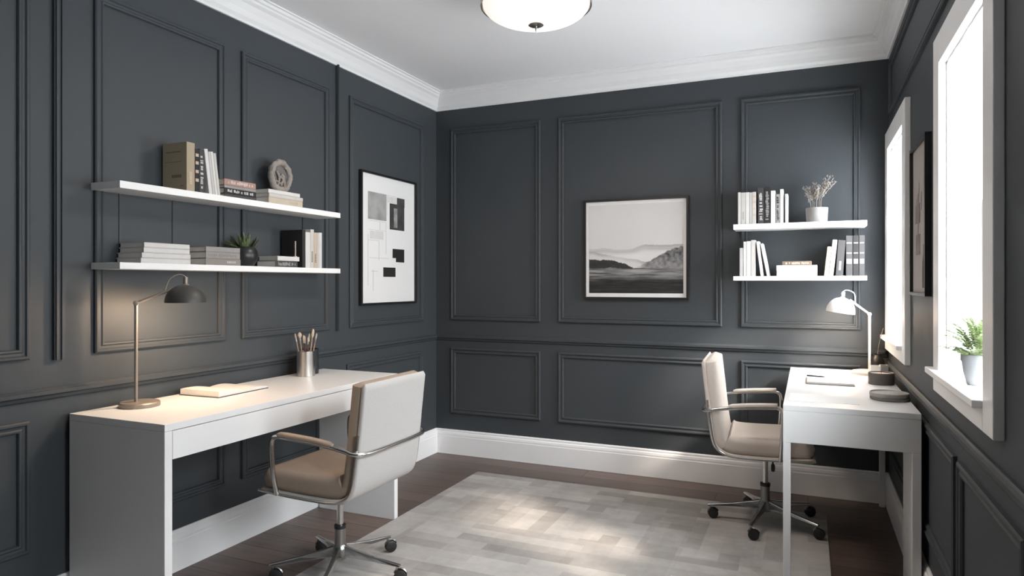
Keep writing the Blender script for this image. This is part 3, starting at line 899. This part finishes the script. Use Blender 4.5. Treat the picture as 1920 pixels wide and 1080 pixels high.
# window sill things
t = thing('potted_fern', 'bright green fern in a grey pot on the near window sill', 'plant', (0.437, 2.235, OZ0 + 0.006))
prof = [(0.001, 0), (0.028, 0), (0.031, 0.004), (0.038, 0.035), (0.042, 0.066), (0.0445, 0.066), (0.0445, 0.084), (0.0425, 0.086), (0.040, 0.084), (0.039, 0.072), (0.001, 0.072)]
MB().lathe(prof, 40).build('pot', mat('blue grey ceramic', (0.30, 0.32, 0.34), 0.6), t, smooth=True)
MB().lathe([(0.001, 0.0725), (0.0385, 0.0725), (0.0385, 0.077), (0.001, 0.078)], 24).build('soil', M_soil, t)
mb = MB(); ms = MB(); rg_ = random.Random(21)
for k in range(46):
    a = rg_.uniform(0, 2 * PI); el = rg_.uniform(0.25, 1.4)
    L_ = rg_.uniform(0.07, 0.125) * (0.75 + 0.4 * math.sin(el))
    sx = 0.62 if math.cos(a) > 0 else 0.95
    h_ = Vector((math.cos(a) * sx * math.cos(el), math.sin(a) * math.cos(el), 0))
    p0 = Vector((h_.x * 0.02, h_.y * 0.02, 0.076))
    p1 = p0 + h_ * L_ * 0.45 + Vector((0, 0, L_ * math.sin(el) * 0.62))
    p2 = p0 + h_ * L_ * 0.98 + Vector((0, 0, L_ * math.sin(el) * 0.85))
    if p2.x > 0.062: p2.x = 0.062
    pth = smoothpath([p0, p1, p2], 9)
    ms.tube(pth, 0.0007, 5)
    for i in range(4, len(pth) - 1):
        d = (pth[i + 1] - pth[i]).normalized()
        s_ = d.cross(Vector((0, 0, 1)))
        if s_.length < 0.05: s_ = Vector((1, 0, 0))
        s_.normalize()
        for sg in (-1, 1):
            ll = 0.017 * (1.1 - 0.6 * i / len(pth)) * rg_.uniform(0.8, 1.2)
            leaf(mb, pth[i], s_ * sg + d * 0.6 + Vector((0, 0, rg_.uniform(-0.2, 0.3))), ll, 0.0072, curl=0.15, seg=2)
ms.build('stems', M_leaf, t); mb.build('fronds', M_leaf, t)

def sill_bottle(loc, h, r, label):
    t = thing('sill_vase', label, 'vase', loc, group='pale vases on the far sill')
    MB().lathe([(0.001, 0), (r, 0), (r * 1.02, h * 0.1), (r, h * 0.45), (r * 0.4, h * 0.62), (r * 0.34, h * 0.95), (r * 0.42, h), (r * 0.30, h), (r * 0.25, h * 0.65), (0.001, h * 0.62)], 28).build('body', mat('pale grey porcelain', (0.62, 0.61, 0.60), 0.4), t, smooth=True)
sill_bottle((0.425, 3.86, OZ0 + 0.006), 0.16, 0.019, 'taller slim pale vase on the far window sill')
sill_bottle((0.432, 3.985, OZ0 + 0.006), 0.125, 0.017, 'shorter slim pale vase on the far window sill')

# ------------------------------------------------------------------ ceiling lamp
t = thing('ceiling_lamp', 'round flush ceiling lamp with nickel rim and frosted glass bowl', 'lamp', (-1.072, 2.70, ZC))
RR = 0.240
mb = MB()
mb.lathe([(RR - 0.006, -0.105), (RR - 0.006, -0.170), (RR - 0.001, -0.172), (RR, -0.168), (RR, -0.055), (RR - 0.004, -0.050), (0.10, -0.050), (0.08, -0.045), (0.08, -0.0005), (0.002, -0.0005)], 72, None, False, True)
mb.build('rim', M_nickel, t, smooth=True)
mb = MB(); pr_ = []
for i in range(15):
    a = PI / 2 * i / 14
    pr_.append((max(0.002, (RR - 0.009) * math.sin(a)), -0.160 - 0.085 * math.cos(a)))
mb.lathe(pr_, 72, None, True, False)
mb.build('glass_bowl', mat('frosted lit glass', (0.9, 0.87, 0.83), 0.5, emit=(1.0, 0.93, 0.86), estr=0.36), t, smooth=True)
mb = MB()
mb.lathe([(0.001, -0.244), (0.014, -0.246), (0.030, -0.248), (0.033, -0.251), (0.028, -0.254), (0.006, -0.257), (0.004, -0.262), (0.0035, -0.276), (0.001, -0.279)], 32)
mb.build('finial', M_nickel, t, smooth=True)

ld = bpy.data.lights.new('ceiling_lamp_light', 'AREA')
ld.shape = 'DISK'; ld.size = 0.40; ld.energy = 6.5; ld.color = (1.0, 0.84, 0.70)
lo = bpy.data.objects.new('ceiling_lamp_light', ld); C.objects.link(lo)
lo.parent = t; lo.location = (0, 0, -0.285)

# ------------------------------------------------------------------ framed pictures
def color_grid(name, w_, h_, nu, nv, fn):
    """printed sheet: local x 0..w, z 0..h, faces -y; the print is a colour attribute"""
    me = bpy.data.meshes.new(name)
    vs = [(w_ * i / nu, 0, h_ * j / nv) for j in range(nv + 1) for i in range(nu + 1)]
    fs = [(j * (nu + 1) + i, j * (nu + 1) + i + 1, (j + 1) * (nu + 1) + i + 1, (j + 1) * (nu + 1) + i) for j in range(nv) for i in range(nu)]
    me.from_pydata(vs, [], fs)
    at = me.color_attributes.new('print', 'FLOAT_COLOR', 'POINT')
    k = 0
    for j in range(nv + 1):
        for i in range(nu + 1):
            c = fn(i / nu, j / nv)
            at.data[k].color = (c[0], c[1], c[2], 1); k += 1
    m = bpy.data.materials.new(name + ' ink')
    m.use_nodes = True
    n, l = m.node_tree.nodes, m.node_tree.links
    a = n.new('ShaderNodeVertexColor'); a.layer_name = 'print'
    l.new(a.outputs[0], n['Principled BSDF'].inputs['Base Color'])
    n['Principled BSDF'].inputs['Roughness'].default_value = 0.7
    me.materials.append(m)
    return me
def nz(x, y, z=0.0): return noise.fractal(Vector((x, y, z)), 0.9, 2.0, 5)
def ss(a, b, x):
    t_ = min(1, max(0, (x - a) / (b - a))); return t_ * t_ * (3 - 2 * t_)
def mixf(a, b, t_): return a + (b - a) * t_
def landscape(u, v):
    c = 0.66 + 0.05 * nz(u * 1.5, v * 1.5, 8) * 0.5
    # pale far ridge, darker to the right, fading into mist below
    r1 = 0.50 + 0.018 * nz(u * 4, 1) + 0.035 * ss(0.45, 0.62, u)
    if v < r1: c = mixf(c, mixf(0.50, 0.34, ss(0.4, 0.7, u)), 0.8) if v > r1 - 0.02 else mixf(0.48, 0.66, ss(0.02, 0.09, r1 - v))
    c = mixf(c, 0.40, 0.5 * ss(0.47, 0.49, v) * (1 - ss(0.49, 0.53, v)) * ss(0.5, 0.8, u))
    # second ridge sloping down from the left
    r2 = 0.475 - 0.20 * u + 0.012 * nz(u * 9, 5)
    if v < r2: c = mixf(0.38, 0.62, ss(0.0, 0.05, r2 - v))
    c = mixf(c, 0.74, 0.6 * ss(0.33, 0.42, v) * (1 - ss(0.42, 0.47, v)) * ss(0.1, 0.35, u) * (1 - ss(0.5, 0.75, u)))
    # wooded slope rising on the right
    r3 = 0.285 + 0.235 * ss(0.42, 1.02, u) + 0.016 * nz(u * 28, 9)
    if v < r3 and u > 0.5:
        c = mixf(c, 0.13 + 0.14 * nz(u * 24, v * 24, 2) + 0.10 * ss(0.45, 0.3, v), ss(0.5, 0.62, u) * ss(-0.002, 0.012, r3 - v))
    # dark wood on the left
    r4 = 0.385 - 0.05 * u - 0.13 * ss(0.22, 0.70, u) + 0.014 * nz(u * 14, 4)
    if v < r4: c = 0.028 + 0.012 * nz(u * 20, v * 20)
    # valley floor: misty streaks over a dark foreground
    g = 0.285 - 0.01 * u + 0.010 * nz(u * 6, 17)
    if v < g:
        s_ = v / g
        m_ = 0.020 + 0.26 * ss(0.42, 0.85, s_ + 0.10 * nz(u * 2.5, v * 9, 3)) * (1 - 0.4 * ss(0.9, 1.0, s_))
        m_ *= 0.80 + 0.75 * nz(u * 3.0, v * 46, 6)
        c = m_ + 0.018 * nz(u * 5, v * 60, 3)
    c = min(0.75, max(0.008, c))
    return (c, c * 0.985, c * 0.98)
def picture(kind, label, w_, h_, loc, rot, fw, fd, matw, sheet, mat_col=M_mat):
    t = thing('framed_picture', label, 'picture', loc, rot, None)
    mb = MB()
    mb.box(0, w_, -fd, 0, 0, fw); mb.box(0, w_, -fd, 0, h_ - fw, h_)
    mb.box(0, fw, -fd, 0, fw, h_ - fw); mb.box(w_ - fw, w_, -fd, 0, fw, h_ - fw)
    mb.build('frame', M_black, t, 0.001)
    B(fw, w_ - fw, -fd * 0.45, -0.001, fw, h_ - fw).build('mount_board', mat_col, t)
    if sheet:
        pw, ph = w_ - 2 * fw - 2 * matw[0], h_ - 2 * fw - matw[1] - matw[2]
        me = color_grid('print', pw, ph, 150, 190, sheet)
        o = bpy.data.objects.new('print', me); C.objects.link(o); o.parent = t
        o.location = (fw + matw[0], -fd * 0.45 - 0.0012, fw + matw[1])
    return t
picture('land', 'black framed monochrome misty landscape print on the back wall', 0.672, 0.642, (-1.340, YB, 1.114), 0, 0.014, 0.026, (0.020, 0.025, 0.022), landscape)

# collage on the left wall: faces +x. local x runs along +Y when rotated +90 deg
t = picture('collage', 'black framed abstract collage of grey and black rectangles on white', 0.619, 0.815, (XL, 3.318, 1.083), PI / 2, 0.013, 0.024, None, None)
def tone(name, c, var=0.1, sc=30):
    return mat(name, (c, c, c * 0.98), 0.8, var=var, scale=sc)
pl = -0.0118 - 0.0
def patch(nm, y0, y1, z0_, z1_, m, d=0.0):
    B(y0 - 3.318, y1 - 3.318, pl - 0.0006 - d, pl, z0_ - 1.083, z1_ - 1.083).build(nm, m, t)
patch('collage_patch', 3.397, 3.592, 1.610, 1.778, tone('mottled grey ink', 0.33, 0.75, 9))
patch('collage_patch', 3.712, 3.802, 1.715, 1.772, tone('dark grey ink', 0.06, 0.5, 20))
patch('collage_patch', 3.630, 3.798, 1.561, 1.728, tone('black smoky ink', 0.045, 1.0, 14), 0.0004)
mb = MB()
for (a, b, c, d) in ((3.662, 3.798, 1.379, 1.438), (3.701, 3.798, 1.353, 1.379)):
    mb.box(a - 3.318, b - 3.318, pl - 0.0006, pl, c - 1.083, d - 1.083)
mb.build('collage_patch', tone('black ink', 0.012), t)
patch('collage_patch', 3.559, 3.695, 1.257, 1.317, tone('black ink', 0.012))
patch('collage_patch', 3.675, 3.715, 1.575, 1.70, tone('pale grey ink', 0.28, 0.9, 25), 0.0008)
mb = MB(); L = 0.0016
def line(y0, y1, z0_, z1_):
    mb.box(y0 - 3.318, y1 - 3.318, pl - 0.0005, pl, z0_ - 1.083, z1_ - 1.083)
line(3.397, 3.590, 1.545, 1.545 + L); line(3.397, 3.590, 1.600, 1.600 + L); line(3.588, 3.590, 1.40, 1.60); line(3.397, 3.399, 1.20, 1.52)
line(3.510, 3.512, 1.36, 1.48); line(3.410, 3.62, 1.372, 1.374); line(3.430, 3.50, 1.29, 1.292); line(3.450, 3.452, 1.17, 1.30); line(3.397, 3.51, 1.48, 1.482)
line(3.52, 3.522, 1.55, 1.60); line(3.60, 3.70, 1.775, 1.777); line(3.60, 3.602, 1.65, 1.775)
mb.build('fine_lines', tone('pencil grey', 0.50), t)
patch('pale_patch', 3.42, 3.56, 1.49, 1.54, tone('faint wash', 0.66))
patch('pale_patch', 3.60, 3.70, 1.73, 1.77, tone('faint wash', 0.66))

# still life on the right wall: faces -x
M_pink = mat('warm grey print ground', (0.34, 0.31, 0.295), 0.8, var=0.05)
t = picture('still', 'black framed muted still life print between the two windows', 0.40, 0.597, (XR, 3.235, 1.17), -PI / 2, 0.012, 0.022, None, None, M_pink)
pl = -0.0107
mb = MB()
mb.lathe([(0.001, 0), (0.030, 0), (0.034, 0.05), (0.030, 0.10), (0.010, 0.13), (0.008, 0.165)], 24, T(0.29, pl, 0.03) @ Matrix.Diagonal((1, 0.012, 1, 1)), True, True)
mb.build('painted_vase', mat('umber ink', (0.07, 0.06, 0.055), 0.8), t)
mb = MB()
mb.box(0.085, 0.20, pl - 0.0006, pl, 0.285, 0.36); mb.box(0.10, 0.205, pl - 0.0006, pl, 0.16, 0.24)
mb.build('painted_block', mat('mauve grey ink', (0.19, 0.165, 0.155), 0.8, var=0.5, scale=15), t)
mb = MB()
for (xa, za, xb, zb, r) in ((0.17, 0.36, 0.18, 0.44, 0.004), (0.14, 0.36, 0.15, 0.40, 0.006), (0.235, 0.33, 0.24, 0.40, 0.007), (0.11, 0.36, 0.105, 0.385, 0.005), (0.15, 0.24, 0.16, 0.285, 0.006)):
    mb.tube([(xa, 0, za), (xb, 0, zb)], r, 8, T(0, pl, 0) @ Matrix.Diagonal((1, 0.05, 1, 1)))
mb.build('painted_stems', mat('dark umber ink', (0.10, 0.085, 0.08), 0.8), t)
patch_m = B(0.30, 0.376, pl - 0.0003, pl, 0.09, 0.585).build('taupe_band', mat('taupe ink', (0.25, 0.22, 0.20), 0.8), t)  # taupe band printed near the right edge of the sheet

# ------------------------------------------------------------------ office chairs
def rrect(hw, ht, n=7, rad=None):
    """rounded rectangle points (a across, b through)"""
    rad = rad if rad is not None else min(hw, ht) * 0.75
    out = []
    for (cx, cy, a0) in ((hw - rad, ht - rad, 0), (-hw + rad, ht - rad, 90), (-hw + rad, -ht + rad, 180), (hw - rad, -ht + rad, 270)):
        for i in range(n):
            a = R(a0 + 90 * i / (n - 1))
            out.append((cx + rad * math.cos(a), cy + rad * math.sin(a)))
    return out
def sweep_slab(path, hw, ht, crown=0.0, off=0.0, tap0=True, tap1=True, tp=0.03):
    """path [(x,z)]; slab of half width hw (y) and half thickness ht about path shifted by off along its normal (inwards = left of travel)"""
    P = [Vector((p[0], p[1])) for p in path]
    # arc length
    L_ = [0]
    for i in range(1, len(P)): L_.append(L_[-1] + (P[i] - P[i - 1]).length)
    tot = L_[-1]
    vs = []; fs = []; n = None
    for i, p in enumerate(P):
        t_ = (P[min(i + 1, len(P) - 1)] - P[max(i - 1, 0)]).normalized()
        nr = Vector((t_.y, -t_.x))
        k = 1.0
        if tap0 and L_[i] < tp: k = min(k, math.sqrt(max(0.02, 1 - (1 - L_[i] / tp) ** 2)))
        if tap1 and tot - L_[i] < tp: k = min(k, math.sqrt(max(0.02, 1 - (1 - (tot - L_[i]) / tp) ** 2)))
        h_ = ht * k; w_ = hw - (1 - k) * ht
        pts = rrect(w_, h_, 7, min(h_ * 0.9, 0.028))
        n = len(pts)
        for (a, b) in pts:
            b2 = b + (crown * (1 - (a / hw) ** 2) if b > 0 else 0)
            q = p + nr * (off + b2)
            vs.append((q.x, a, q.y))
    for i in range(len(P) - 1):
        for k in range(n):
            k2 = (k + 1) % n
            fs.append((i * n + k, i * n + k2, (i + 1) * n + k2, (i + 1) * n + k))
    fs.append(tuple(reversed(range(n)))); fs.append(tuple((len(P) - 1) * n + k for k in range(n)))
    return MB().add(vs, fs)
def resample(pts, step):
    P = smoothpath([(p[0], p[1], 0) for p in pts], 10)
    out = [P[0]]; acc = 0
    for i in range(1, len(P)):
        d = (P[i] - P[i - 1]).length
        acc += d
        if acc >= step: out.append(P[i]); acc = 0
    if (out[-1] - P[-1]).length > 1e-4: out.append(P[-1])
    return [(p.x, p.y) for p in out]

def office_chair(label, loc, rot, star, seat_m, back_m, shell_m, za, da, bo, swivel):
    t = thing('office_chair', label, 'chair', loc, rot, None)
    HW = 0.215
    # outer shell line, back top -> seat front (travel downwards then forwards; inside is to the left)
    back = [(-0.270, 0.832), (-0.262, 0.76), (-0.251, 0.66), (-0.240, 0.56), (-0.230, 0.485), (-0.222, 0.442)]
    corner = [(-0.222, 0.442), (-0.206, 0.408), (-0.172, 0.384), (-0.125, 0.373)]
    seat = [(-0.125, 0.373), (-0.03, 0.371), (0.08, 0.373), (0.18, 0.377), (0.235, 0.381)]
    line_ = resample(back[:-1] + corner + seat[1:], 0.012)
    def flip(l): return list(reversed(l))
    # shell: thin curved panel outside
    ln = flip(line_)              # travel: seat front -> back top
    sh = sweep_slab(ln, HW + 0.002, 0.010, 0, 0.0, True, True, 0.006)
    # normal (t.y,-t.x) for travel towards -x is (0,+1): up / inwards. good
    sh.build('back_shell', shell_m, t, smooth=True)
    # cushions meet at the bend of the shell
    ib = max(i for i, p in enumerate(ln) if p[0] > -0.200 and p[1] < 0.45)
    sweep_slab(ln[:ib + 1], HW - 0.001, 0.042, 0.006, 0.048, True, False, 0.035).build('seat_cushion', seat_m, t, smooth=True)
    b_path = ln[ib:]
    sweep_slab(b_path, HW - 0.001, 0.034, 0.004, 0.030, False, True, 0.016).build('back_cushion', back_m, t, smooth=True)
    # chrome edge rails following the shell on both sides
    for sgn in (-1, 1):
        pts = [(p[0], sgn * (HW + 0.006), p[1]) for p in ln if p[1] < 0.64]
        MB().tube(pts, 0.0055, 10).build('side_rail', M_chrome, t, smooth=True)
    # arm loop: front foot at seat rail, up, back along the side and round behind the backrest (one bent tube)
    HA = HW + 0.030
    side = [(0.122 - da, HW + 0.010, 0.374), (0.126 - da, HA - 0.004, 0.46), (0.132 - da, HA, za - 0.062), (0.127 - da, HA, za - 0.012), (0.100 - da, HA, za + 0.002), (0.05, HA, za), (-0.10, HA, za - 0.010),
            (-0.200, HA - 0.002, za - 0.024), (-0.240, HA - 0.008, za - 0.034), (-0.268, HA - 0.045, za - 0.038), (-0.274, 0.10, za - 0.040)]
    left = smoothpath(side, 6)
    right = [Vector((p.x, -p.y, p.z)) for p in reversed(left)]
    mid = [Vector((-0.274, y, za - 0.040)) for y in (0.05, 0, -0.05)]
    MB().tube(left + mid + right, 0.0092, 12).build('arm_loop', M_chrome, t, smooth=True)
    for sgn in (-1, 1):
        pts = [Vector((0.100 - da, sgn * HA, za + 0.010)), Vector((0.06, sgn * HA, za + 0.010)), Vector((-0.06, sgn * HA, za + 0.003)), Vector((-0.150, sgn * HA, za - 0.007))]
        mbp = MB()
        pth = smoothpath(pts, 5)
        vs = []; fs = []
        for i, p in enumerate(pth):
            k = 0.55 if i in (0, len(pth) - 1) else 1.0
            for (a, b) in rrect(0.0145 * k, 0.009 * k, 4): vs.append((p.x, p.y + a, p.z + b + 0.001))
        n = 16
        for i in range(len(pth) - 1):
            for k in range(n):
                k2 = (k + 1) % n
                fs.append((i * n + k, i * n + k2, (i + 1) * n + k2, (i + 1) * n + k))
        fs.append(tuple(reversed(range(n)))); fs.append(tuple((len(pth) - 1) * n + k for k in range(n)))
        mbp.add(vs, fs)
        mbp.build('arm_pad', seat_m, t, smooth=True)
    # mechanism, lever, column
    mb = MB(); mb.box(-0.07, 0.075, -0.05, 0.05, 0.340, 0.362); mb.box(-0.045, 0.045, -0.035, 0.035, 0.318, 0.341)
    mb.build('tilt_mechanism', M_black, t, 0.004).location.x = bo
    mb = MB(); mb.tube([(0.03, -0.03, 0.340), (0.035, -0.12, 0.338), (0.035, -0.165, 0.328)], 0.004, 8); mb.tube([(0.035, -0.15, 0.331), (0.035, -0.20, 0.321)], 0.009, 10)
    mb.build('lever', M_black, t, smooth=True).location.x = bo
    MB().lathe([(0.001, 0.200), (0.0135, 0.200), (0.0135, 0.322), (0.001, 0.322)], 24).build('gas_piston', M_chrome, t, smooth=True).location.x = bo
    MB().lathe([(0.001, 0.070), (0.022, 0.070), (0.022, 0.188), (0.001, 0.188)], 28).build('column', M_dchrome, t, smooth=True).location.x = bo
    MB().lathe([(0.001, 0.1885), (0.0245, 0.1885), (0.0245, 0.202), (0.001, 0.202)], 24).build('collar', M_black, t, smooth=True).location.x = bo
    MB().lathe([(0.001, 0.062), (0.028, 0.064), (0.034, 0.082), (0.031, 0.110), (0.0225, 0.122), (0.001, 0.122)], 28).build('hub', M_dchrome, t, smooth=True).location.x = bo
    for k in range(5):
        a = star + k * 2 * PI / 5 - rot
        Mx = RZ(a)
        vs = []; fs = []
        st = [(0.015, 0.017, 0.118, 0.072), (0.08, 0.014, 0.104, 0.074), (0.16, 0.0115, 0.088, 0.070), (0.25, 0.0105, 0.076, 0.064), (0.280, 0.010, 0.072, 0.062)]
        for (x_, hw_, zt_, zb_) in st:
            vs += [(x_, -hw_, zb_), (x_, hw_, zb_), (x_, hw_ * 0.62, zt_), (x_, -hw_ * 0.62, zt_)]
        for i in range(len(st) - 1):
            for j in range(4):
                j2 = (j + 1) % 4
                fs.append((i * 4 + j, i * 4 + j2, (i + 1) * 4 + j2, (i + 1) * 4 + j))
        fs += [(3, 2, 1, 0), (16, 17, 18, 19)]
        MB().add(vs, fs, Mx).build('base_leg', M_chrome, t, 0.003).location.x = bo
        # caster: stem, hood and twin wheels
        sp = a * 1.0 + 0.9
        Mc = Mx @ T(0.266, 0, 0) @ RZ(swivel + 0.35 * math.sin(2.3 * k + 1) - a - rot)
        zr = 0.0015
        mb = MB()
        for yy in (-0.013, 0.006):
            mb.lathe([(0.001, 0), (0.021, 0), (0.025, 0.002), (0.025, 0.0055), (0.021, 0.0075), (0.001, 0.0075)], 24, Mc @ T(0.014, yy, 0.025 + zr) @ RX(-PI / 2))
        cs = mb.build('caster', M_rub, t, smooth=True); cs.location.x = bo
        mb = MB(); mb.tube([Vector((0, 0, 0.030)), Vector((0, 0, 0.066))], 0.0048, 10, Mc)
        pts = [(0.014 + 0.0275 * math.cos(b), 0, 0.027 + 0.0275 * math.sin(b)) for b in [R(20 + 14 * i) for i in range(11)]]
        for p in range(len(pts) - 1):
            mb.tube([pts[p], pts[p + 1]], 0.0042, 6, Mc)
        mb.build('caster_fork', M_dchrome, cs, smooth=True)
    return t

M_tan = mat('tan upholstery', (0.33, 0.26, 0.205), 0.7, var=0.08, scale=60, bump=0.15, bscale=300, spec=0.3)
M_pale = mat('pale beige upholstery', (0.56, 0.50, 0.45), 0.8, var=0.06, scale=60, bump=0.15, bscale=300, spec=0.3)
office_chair('grey backed swivel chair with tan cushions pulled up to the long desk', (-1.780, 2.285, 0.0095), R(180), R(77), M_tan, M_tan, M_fab, 0.607, -0.014, 0.006, R(35))
office_chair('pale beige swivel chair tucked under the small desk by the window', (-0.210, 3.62, 0.0095), R(3), R(187), M_pale, M_pale, M_pale, 0.625, 0.040, 0.014, R(3))
